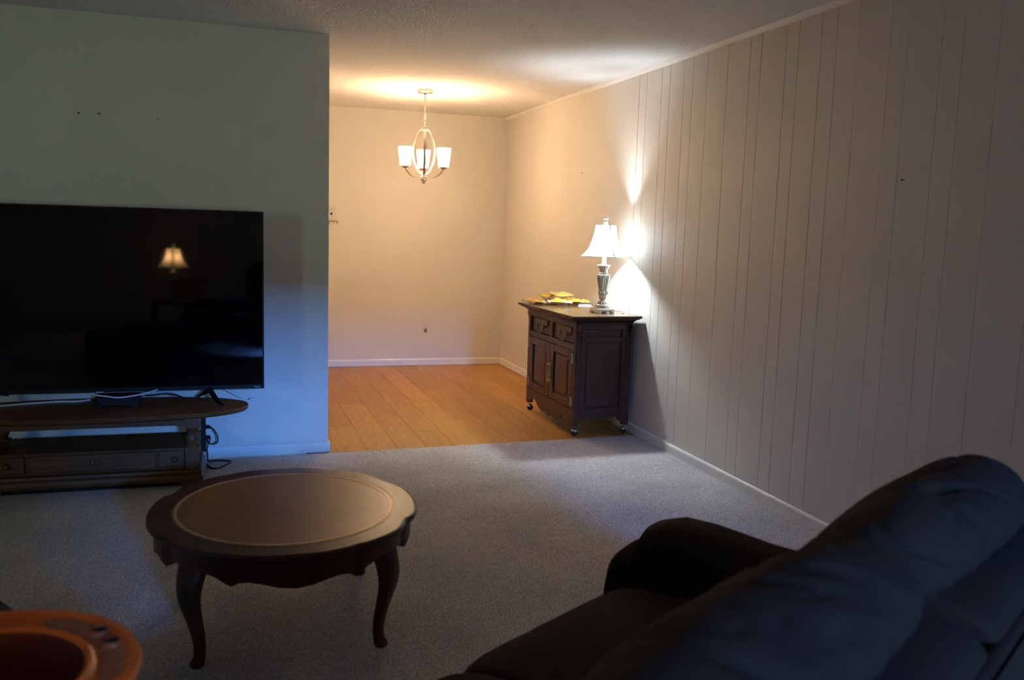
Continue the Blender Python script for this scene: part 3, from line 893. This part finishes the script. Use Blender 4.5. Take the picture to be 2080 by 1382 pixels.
# ------------------------------------------------------------------ candy bags and card on the cabinet
M['bag_a'] = candy_material('bag_print_yellow', (0.62, 0.40, 0.03), [(0.60, 0.52, 0.40), (0.45, 0.22, 0.05), (0.30, 0.18, 0.35)])
M['bag_b'] = candy_material('bag_print_lime', (0.50, 0.40, 0.09), [(0.62, 0.58, 0.46), (0.65, 0.65, 0.20), (0.50, 0.30, 0.12)])
M['bag_c'] = candy_material('bag_print_amber', (0.55, 0.30, 0.05), [(0.60, 0.42, 0.25), (0.25, 0.10, 0.03), (0.55, 0.40, 0.28)])
M['bag_d'] = candy_material('bag_print_white', (0.60, 0.44, 0.04), [(0.60, 0.58, 0.66), (0.82, 0.80, 0.70), (0.55, 0.55, 0.75)])


def candy_bag(label, loc, size, rz, tilt, mat, seed):
    t = thing('candy_bag', label, 'candy bag', loc, 0, 'yellow candy bags on the cabinet')
    L, W, Th = size
    nu, nv = 14, 10
    g = G()
    for sgn in (1, -1):
        vs, fs = [], []
        for i in range(nu + 1):
            for j in range(nv + 1):
                u, v = -1 + 2 * i / nu, -1 + 2 * j / nv
                bulge = (max(0, 1 - abs(u) ** 2.4) ** 0.7) * (max(0, 1 - abs(v) ** 2.2) ** 0.7)
                nz = noise.noise(Vector((u * 2.2 + seed, v * 2.2, sgn * 3.0 + seed)))
                z = sgn * Th / 2 * bulge * (1 + 0.9 * nz) + 0.006 * math.sin(u * 3 + seed) * (u * u)
                pinch = 1 - 0.10 * math.cos(v * PI / 2) * (1 - u * u) - 0.06 * nz
                vs.append((u * L / 2, v * W / 2 * (pinch if abs(u) < 0.99 else 1), z))
        for i in range(nu):
            for j in range(nv):
                a = i * (nv + 1) + j
                fs.append((a, a + 1, a + nv + 2, a + nv + 1))
        g.add(vs, fs)
    body = obj('bag', g, mat, t, smooth=50)
    body.rotation_euler = (tilt[0], tilt[1], rz)
    for e in (-1, 1):
        sg = G()
        rows = []
        for j in range(17):
            v = -1 + 2 * j / 16
            zz = 0.0025 * (1 if j % 2 else -1) + 0.006 * math.sin(e * 3 + seed)
            rows.append([(e * L / 2 * 0.985, v * W / 2 * 0.97, zz - 0.0008), (e * (L / 2 + 0.014), v * W / 2 * 0.97, zz - 0.0008), (e * (L / 2 + 0.014), v * W / 2 * 0.97, zz + 0.0008), (e * L / 2 * 0.985, v * W / 2 * 0.97, zz + 0.0008)])
        sg.loft(rows)
        obj('crimped_seal', sg, mat, body)
    return t


bags = [
    ('amber candy bag nearest the far left corner of the cabinet top', (2.212, 6.300, ZC + 0.021), (0.125, 0.095, 0.030), 0.35, (0.0, 0.05), 'bag_c', 1),
    ('small amber candy bag in front of the leftmost bag', (2.232, 6.188, ZC + 0.021), (0.105, 0.085, 0.028), -0.35, (0.05, 0.08), 'bag_c', 2),
    ('bright yellow and white candy bag at the front of the heap', (2.352, 6.116, ZC + 0.029), (0.150, 0.115, 0.034), -0.25, (0.03, 0.0), 'bag_d', 3),
    ('yellow candy bag at the upper left of the heap', (2.300, 6.262, ZC + 0.060), (0.105, 0.090, 0.028), 0.7, (0.16, -0.10), 'bag_a', 4),
    ('pale lime candy bag on top of the heap', (2.398, 6.205, ZC + 0.074), (0.135, 0.100, 0.032), 0.25, (0.24, 0.0), 'bag_b', 5),
    ('printed candy bag tucked behind the top of the heap', (2.375, 6.302, ZC + 0.023), (0.125, 0.095, 0.032), -0.1, (0.05, 0.04), 'bag_a', 6),
    ('yellow candy bag right of the front bag, end towards the room', (2.498, 6.165, ZC + 0.029), (0.120, 0.090, 0.034), 1.25, (0.0, 0.05), 'bag_a', 7),
    ('lime candy bag at the right end of the heap, beside the card', (2.585, 6.205, ZC + 0.021), (0.105, 0.080, 0.030), 1.45, (0.0, 0.04), 'bag_b', 8),
    ('printed candy bag behind the right end of the heap, by the wall', (2.515, 6.305, ZC + 0.024), (0.120, 0.085, 0.030), -0.12, (0.06, -0.04), 'bag_a', 9),
]
for b in bags:
    candy_bag(*b)
cdg = G().prism([(-0.055, -0.028), (0.055, -0.022), (0.052, 0.026), (-0.05, 0.022)], 0.0, 0.0015)
cdg.add([(-0.05, 0.022, 0.0015), (0.052, 0.026, 0.0015), (0.045, 0.010, 0.016), (-0.045, 0.006, 0.014)], [(0, 1, 2, 3)])
tag(obj('folded_card', cdg, 'paper', loc=(2.528, 6.045, ZC), rotz=-0.25), 'small white folded card on the cabinet between lamp and candy bags', 'card')

# ------------------------------------------------------------------ chandelier
CH = (1.54, 7.147, 0.0)
ch = thing('chandelier', 'three-light brushed nickel chandelier with white glass shades', 'chandelier', (CH[0], CH[1], H))


def cz(z):
    return z - H


obj('canopy', G().lathe([(0.058, 0.0), (0.064, -0.004), (0.064, -0.020), (0.058, -0.025), (0.012, -0.027), (0.010, -0.036), (0.003, -0.038)][::-1], 32), 'nickel', ch, smooth=40)
zz = cz(2.402)
k = 0
while zz > cz(2.175):
    pts = []
    for i in range(16):
        a = 2 * PI * i / 16
        w, h = 0.0085 * math.cos(a), 0.019 * math.sin(a)
        pts.append((w, 0, zz - 0.016 + h) if k % 2 else (0, w, zz - 0.016 + h))
    obj('chain_link', G().tube(pts, 0.0022, 6, closed=True), 'nickel', ch, smooth=60)
    zz -= 0.031
    k += 1
obj('chain_wire', G().tube([(0.003, 0.002, cz(2.405)), (-0.006, 0.003, cz(2.33)), (0.006, -0.004, cz(2.24)), (0, 0, cz(2.15))], 0.0018, 6), 'ivory', ch)
obj('top_hub', G().lathe([(0.004, cz(2.118)), (0.016, cz(2.122)), (0.020, cz(2.130)), (0.020, cz(2.150)), (0.012, cz(2.158)), (0.005, cz(2.164)), (0.003, cz(2.172))], 20), 'nickel', ch, smooth=40)
obj('rod', G().lathe([(0.006, cz(1.735)), (0.006, cz(2.13))], 12), 'nickel', ch, smooth=40)
obj('bottom_hub', G().lathe([(0.003, cz(1.702)), (0.010, cz(1.706)), (0.012, cz(1.714)), (0.006, cz(1.720)), (0.022, cz(1.726)), (0.024, cz(1.742)), (0.018, cz(1.748)), (0.008, cz(1.752))], 20), 'nickel', ch, smooth=40)
for ang in (200, 320, 80):
    a = math.radians(ang)
    d = Vector((math.cos(a), math.sin(a), 0))
    s = Vector((-d.y, d.x, 0))
    path = smooth_path([(-0.012, 2.142), (-0.052, 2.118), (-0.090, 2.045), (-0.102, 1.965), (-0.090, 1.885), (-0.050, 1.805), (0.0, 1.768), (0.060, 1.752), (0.112, 1.762), (0.150, 1.790), (0.172, 1.826)], 5)
    rings = []
    for i, (r, z) in enumerate(path):
        r0, zz0 = path[max(i - 1, 0)]
        r1, zz1 = path[min(i + 1, len(path) - 1)]
        t = Vector((r1 - r0, zz1 - zz0)).normalized()
        nr = (-t.y, t.x)
        w = 0.010
        ring = []
        for e, o_ in ((-1, -1), (1, -1), (1, 1), (-1, 1)):
            rr, z_ = r + nr[0] * 0.003 * o_, z + nr[1] * 0.003 * o_
            p = d * rr + s * (w * e)
            ring.append((p.x, p.y, cz(z_)))
        rings.append(ring)
    arm = obj('arm_band', G().loft(rings), 'nickel', ch, smooth=40)
    c = (d.x * 0.175, d.y * 0.175)
    obj('socket_cup', G().lathe([(0.012, cz(1.818)), (0.026, cz(1.826)), (0.030, cz(1.836)), (0.030, cz(1.842))], 20, c), 'nickel', arm, smooth=40)
    prof = [(0.030, 1.838), (0.041, 1.839), (0.0425, 1.845), (0.048, 1.90), (0.0545, 1.96), (0.057, 1.984)]
    inner = [(r - 0.003, z + 0.002) for r, z in prof[::-1][:-1]]
    inner[0] = (0.054, 1.984)
    obj('glass_shade', G().lathe([(r, cz(z)) for r, z in prof] + [(r, cz(z)) for r, z in inner], 28, c, cap=False), 'chand_glass', ch, smooth=40)
    point_light('bulb_light', (c[0], c[1], cz(1.925)), (1.0, 0.68, 0.41), 4.5, 0.022, ch)

# ------------------------------------------------------------------ wall plates, hooks and nails
ol = thing('wall_outlet', 'cream electrical outlet low on the end wall', 'outlet', (1.883, YB, 0.300))
obj('plate', G().box(-0.036, 0.036, -0.006, 0.0, 0.0, 0.128), 'ivory', ol, bevel=0.002)
for z in (0.040, 0.088):
    rc = obj('receptacle', G().lathe([(0.017, 0.0), (0.017, 0.003)], 16), 'ivory', ol)
    rc.rotation_euler.x = PI / 2
    rc.location = (0, -0.006, z)
    g = G()
    for sx in (-0.006, 0.006):
        g.box(sx - 0.0014, sx + 0.0014, -0.005, 0.004, 0.003, 0.0036)
    g.lathe([(0.0025, 0.003), (0.0025, 0.0036)], 8, (0, -0.010))
    obj('slot', g, 'socket', rc)
obj('plug_cover', G().box(-0.014, 0.014, -0.012, -0.008, 0.024, 0.060), 'socket', ol, bevel=0.002)['label'] = 'brown lower socket'
sw = thing('light_switch', 'pale metal switch plate on the end wall beside the partition', 'switch', (0.955, YB, 1.392))
obj('plate', G().box(-0.052, 0.045, -0.006, 0.0, 0.0, 0.122), 'plate', sw, bevel=0.002)
obj('toggle', G().box(0.001, 0.017, -0.018, -0.005, 0.050, 0.070), 'black', sw, bevel=0.002)
for z in (0.016, 0.098):
    scw = obj('screw', G().lathe([(0.004, 0), (0.004, 0.002)], 8), 'dark_brass', sw)
    scw.rotation_euler.x = PI / 2
    scw.location = (0.009, -0.006, z)
hk = thing('key_hooks', 'small brass hook rail under the pale switch plate', 'hook rail', (0.985, YB, 1.366))
obj('rail', G().box(-0.055, 0.045, -0.006, 0.0, 0.008, 0.022), 'brass', hk, bevel=0.001)
for x in (-0.035, 0.0, 0.034):
    obj('hook', G().tube(smooth_path([(x, -0.004, 0.012), (x, -0.016, 0.006), (x, -0.020, -0.006), (x, -0.014, -0.012), (x, -0.008, -0.008)], 4), 0.0028, 6), 'brass', hk, smooth=60)


def nail(label, loc, nrm, r=0.006):
    n = Vector(nrm)
    g = G().lathe([(0.0016, -0.006), (0.0016, 0.012), (r, 0.012), (r * 0.9, 0.015), (0.001, 0.016)], 10)
    o = tag(obj('nail', g, 'dark_brass', smooth=40), label, 'nail')
    o.rotation_euler = n.to_track_quat('Z', 'Y').to_euler()
    o.location = Vector(loc)


nail('left one of the nail pair on the wall high above the television', (-0.726, YP, 1.911), (0, -1, 0))
nail('right one of the nail pair on the wall high above the television', (-0.628, YP, 1.913), (0, -1, 0))
nail('lone tiny nail right of the nail pair above the television', (-0.336, YP, 1.908), (0, -1, 0), 0.003)
nail('dark nail in the grooved wall above the sofa end', (XR, 3.034, 1.621), (-1, 0, 0), 0.005)
nail('tiny nail in the smooth wall left of the table lamp', (XR, 6.504, 1.810), (-1, 0, 0), 0.004)

# ------------------------------------------------------------------ reclining sofa (seen from behind)
SA = math.radians(31.5)
SU, SV = 1.32, 0.80
ux, uy = math.cos(SA), math.sin(SA)
so = thing('reclining_sofa', 'dark brown two-seat reclining sofa seen from behind, facing the television', 'sofa', (SU * ux - SV * uy, SU * uy + SV * ux, 0.0), SA)


def su(u):
    return u - SU


def sv(v):
    return v - SV


def cushion(name, u0, u1, prof, parent, end_pow=5.0, end_min=0.55, nsub=4, nu=44, wr=0.0, wf=0.0, seed=0, mat='sofa', drop=0.0):
    """profile ring (v, z) lofted along u, rounded off at both ends"""
    ring = smooth_path(prof, nsub, closed=True)
    cv = sum(p[0] for p in ring) / len(ring)
    cz_ = sum(p[1] for p in ring) / len(ring)
    rings = []
    for i in range(nu + 1):
        t = -1 + 2 * i / nu
        t = math.copysign(1 - (1 - abs(t)) ** 1.7, t)
        s = end_min + (1 - end_min) * max(0.0, 1 - abs(t) ** end_pow) ** (1 / 2.4)
        u = u0 + (u1 - u0) * (t + 1) / 2
        r = []
        for k_, (v, z) in enumerate(ring):
            a = 2 * PI * k_ / len(ring)
            dv, dz = v - cv, z - cz_
            e = 1.0
            if wr:
                uu = (u - u0) / (u1 - u0)
                sk = uu * wf + 1.3 * math.sin(a) + seed
                n1 = noise.noise(Vector((sk, math.cos(a) * 0.9 + math.sin(a) * 0.5, seed * 1.7)))
                n2 = noise.noise(Vector((sk * 0.55 + 9, math.cos(a) * 1.4, seed)))
                n3 = noise.noise(Vector((sk * 1.9 + 4, math.cos(a) * 1.7, seed + 5)))
                # soft swells with narrow creases running over the pillow
                e += wr * (0.9 * n2 - 0.75 * math.exp(-(n1 / 0.10) ** 2) - 0.35 * math.exp(-(n3 / 0.09) ** 2) + 0.25)
            r.append((su(u), sv(cv + dv * s * e), cz_ + dz * s * e))
        rings.append(r)
    return obj(name, G().loft(rings), mat, parent, smooth=70)


pil = [(0.318, 0.852), (0.290, 0.900), (0.303, 0.950), (0.350, 0.980), (0.410, 0.983), (0.470, 0.955), (0.530, 0.905), (0.590, 0.838), (0.630, 0.765), (0.640, 0.680), (0.620, 0.600), (0.560, 0.550), (0.480, 0.580), (0.400, 0.680), (0.350, 0.780)]
cushion('back_pillow', 0.570, 1.330, pil, so, 3.0, 0.36, nsub=8, nu=110, wr=0.062, wf=5.5, seed=2.3)
cushion('back_pillow', 1.310, 1.995, pil, so, 3.0, 0.36, nsub=8, nu=110, wr=0.062, wf=5.5, seed=8.1)
seat = [(0.56, 0.42), (0.66, 0.462), (0.80, 0.474), (0.95, 0.476), (1.09, 0.472), (1.20, 0.458), (1.262, 0.425), (1.282, 0.380), (1.270, 0.320), (1.20, 0.290), (0.95, 0.280), (0.66, 0.290), (0.56, 0.34)]
cushion('seat_cushion', 0.592, 1.318, seat, so, 9.0, 0.80, wr=0.008, wf=4.0, seed=1.1)
cushion('seat_cushion', 1.322, 1.938, seat, so, 9.0, 0.80, wr=0.008, wf=4.0, seed=4.7)
foot = [(1.15, 0.10), (1.22, 0.085), (1.275, 0.10), (1.290, 0.18), (1.288, 0.27), (1.265, 0.305), (1.21, 0.31), (1.15, 0.30), (1.135, 0.20)]
cushion('footrest', 0.596, 1.316, foot, so, 12, 0.85)
cushion('footrest', 1.324, 1.934, foot, so, 12, 0.85)
pan = [(0.360, 0.868), (0.320, 0.866), (0.275, 0.856), (0.246, 0.838), (0.234, 0.800), (0.232, 0.70), (0.245, 0.45), (0.262, 0.16), (0.290, 0.10), (0.380, 0.10), (0.420, 0.16), (0.420, 0.50), (0.390, 0.76)]
cushion('back_panel', 0.600, 1.300, pan, so, 40, 0.955, wr=0.003, wf=5, seed=3)
cushion('back_panel', 1.342, 1.945, pan, so, 40, 0.955, wr=0.003, wf=5, seed=6)
obj('frame', G().box(su(0.56), su(1.97), sv(0.30), sv(1.17), 0.05, 0.27), 'sofa', so, bevel=0.02, seg=2)
# upholstered rail along the outside of the back
rail = [(0.236, 0.826), (0.222, 0.815), (0.216, 0.78), (0.220, 0.40), (0.230, 0.08), (0.290, 0.07), (0.300, 0.40), (0.275, 0.74), (0.252, 0.815)]
cushion('back_rail', 0.58, 1.955, rail, so, 30, 0.94, nu=30)


def arm(name, u0, u1):
    """padded arm: rounded section (u, z) lofted along v"""
    uc = (u0 + u1) / 2
    hw_ = (u1 - u0) / 2
    sec = smooth_path([(-0.95, 0.10), (-1.0, 0.30), (-1.0, 0.47), (-0.88, 0.55), (-0.50, 0.592), (0.0, 0.600), (0.50, 0.592), (0.88, 0.55), (1.0, 0.47), (1.0, 0.30), (0.95, 0.10)], 4)
    rings = []
    for v, s, dz in ((0.33, 0.80, -0.03), (0.35, 0.93, -0.012), (0.42, 1.0, 0.0), (0.66, 1.0, 0.0), (0.90, 1.0, 0.002), (1.06, 1.02, 0.010), (1.15, 1.02, 0.008), (1.215, 0.985, -0.004), (1.248, 0.90, -0.04), (1.260, 0.78, -0.09)):
        rings.append([(su(uc + x * hw_ * s), sv(v), max(0.06, 0.30 + (z - 0.30) * (s if z > 0.3 else 1) + dz * (1 if z > 0.3 else 0))) for x, z in sec])
    a = obj(name, G().loft(rings), 'sofa', so, smooth=60)
    # lower padded roll on the front of the arm
    sec2 = smooth_path([(-0.92, 0.10), (-0.98, 0.30), (-0.95, 0.44), (-0.72, 0.515), (0.0, 0.535), (0.72, 0.515), (0.95, 0.44), (0.98, 0.30), (0.92, 0.10)], 4)
    rings = [[(su(uc + x * hw_ * s), sv(v), 0.10 + (z - 0.10) * s) for x, z in sec2] for v, s in ((1.19, 0.99), (1.275, 0.98), (1.305, 0.92), (1.320, 0.80))]
    obj('arm_front', G().loft(rings), 'sofa', a, smooth=60)


arm('armrest', 1.940, 2.180)
arm('armrest', 0.320, 0.590)

# ------------------------------------------------------------------ ottoman and orange bowl
OU, OV = 0.505, 2.03
ot = thing('ottoman', 'dark brown upholstered ottoman cut off by the left edge behind the orange bowl', 'ottoman', (OU * ux - OV * uy, OU * uy + OV * ux, 0.0), SA)
rg = []
for e, z in ((0.02, 0.06), (0.0, 0.08), (0.0, 0.37), (0.004, 0.405), (0.015, 0.430), (0.035, 0.444), (0.06, 0.450)):
    h, hy = 0.295 - e, 0.42 - e
    c = 0.05
    ring = []
    for cx, cy, a0 in ((h - c, -hy + c, -PI / 2), (h - c, hy - c, 0), (-h + c, hy - c, PI / 2), (-h + c, -hy + c, PI)):
        for k in range(5):
            a = a0 + PI / 2 * k / 4
            ring.append((cx + c * math.cos(a), cy + c * math.sin(a), z))
    rg.append(ring)
obj('cushion', G().loft(rg), 'ottoman', ot, smooth=40)
for sx in (-1, 1):
    for sy in (-1, 1):
        obj('foot', G().lathe([(0.018, 0.0), (0.024, 0.062)], 12, (sx * 0.23, sy * 0.35)), 'black', ot)

BR = 0.202
bw = thing('serving_bowl', 'orange plastic bowl with a wide embossed rim on the near sofa arm, lower left corner', 'bowl', (-0.312, 1.228, 0.619))
outer = [(0.10, 0.0), (0.108, 0.004), (0.120, 0.03), (0.132, 0.08), (0.138, 0.13), (0.142, 0.150)]
g = G().lathe(outer + [(0.150, 0.156), (BR - 0.012, 0.162), (BR - 0.002, 0.160), (BR, 0.166), (BR - 0.003, 0.172), (BR - 0.014, 0.173), (BR - 0.020, 0.168), (0.148, 0.165), (0.143, 0.171), (0.136, 0.173), (0.131, 0.168)], 96, cap=False)
obj('rim', g, 'orange', bw, smooth=40)
obj('interior', G().lathe([(0.1315, 0.168), (0.128, 0.130), (0.120, 0.07), (0.108, 0.025), (0.095, 0.012), (0.001, 0.010)], 96, cap=False), 'orange_shaded', bw, smooth=50)
obj('base', G().lathe([(0.001, 0.0), (0.10, 0.0), (0.10, 0.006), (0.001, 0.006)], 48, cap=False), 'orange', bw)


def rim_patch(a0, a1, r0, r1, z, th, n=40, m=8, relief=0.0, seed=0):
    vs, fs = [], []
    for i in range(n + 1):
        for j in range(m + 1):
            t, s = i / n, j / m
            edge = min(t, 1 - t) * n
            w = 1 - 0.75 * max(0.0, 1 - min(t, 1 - t) / 0.12) ** 2
            a = a0 + (a1 - a0) * t
            rm = (r0 + r1) / 2
            r = rm + (r1 - r0) / 2 * (2 * s - 1) * w
            lift = th * (1 - abs(2 * s - 1) ** 4) * min(1.0, min(t, 1 - t) * 14)
            lift += relief * noise.noise(Vector((a * 7 + seed, r * 45, seed))) * min(1.0, edge / 3) * (1 - abs(2 * s - 1) ** 4)
            vs.append((r * math.cos(a), r * math.sin(a), z + lift))
    for i in range(n):
        for j in range(m):
            k_ = i * (m + 1) + j
            fs.append((k_, k_ + 1, k_ + m + 2, k_ + m + 1))
    return G().add(vs, fs)


for k in range(3):
    a0 = math.radians(-17) + k * 2 * PI / 3
    pt = obj('embossed_panel', rim_patch(a0, a0 + math.radians(88), 0.150, 0.186, 0.1665, 0.003, relief=0.0028, seed=k * 3.1), 'relief', bw, smooth=60)
    for da in (51, 36):
        a = a0 + math.radians(da)
        r = 0.168
        d = Vector((math.cos(a), math.sin(a), 0))
        s = Vector((-d.y, d.x, 0))
        ringo, ringi = [], []
        disc = []
        for i in range(18):
            b = 2 * PI * i / 18
            p = d * (r + 0.0140 * math.cos(b)) + s * (0.0155 * math.sin(b))
            p2 = d * (r + 0.0108 * math.cos(b)) + s * (0.0122 * math.sin(b))
            ringo.append((p.x, p.y, 0.1680))
            ringi.append((p2.x, p2.y, 0.1765))
            disc.append((p2.x * 1.0, p2.y * 1.0, 0.1742))
        obj('hollow_rim', G().loft([ringo, ringi, disc], False, False), 'relief', pt, smooth=50)
        obj('hollow', G().add(disc, [tuple(range(18))]), 'hole', pt)
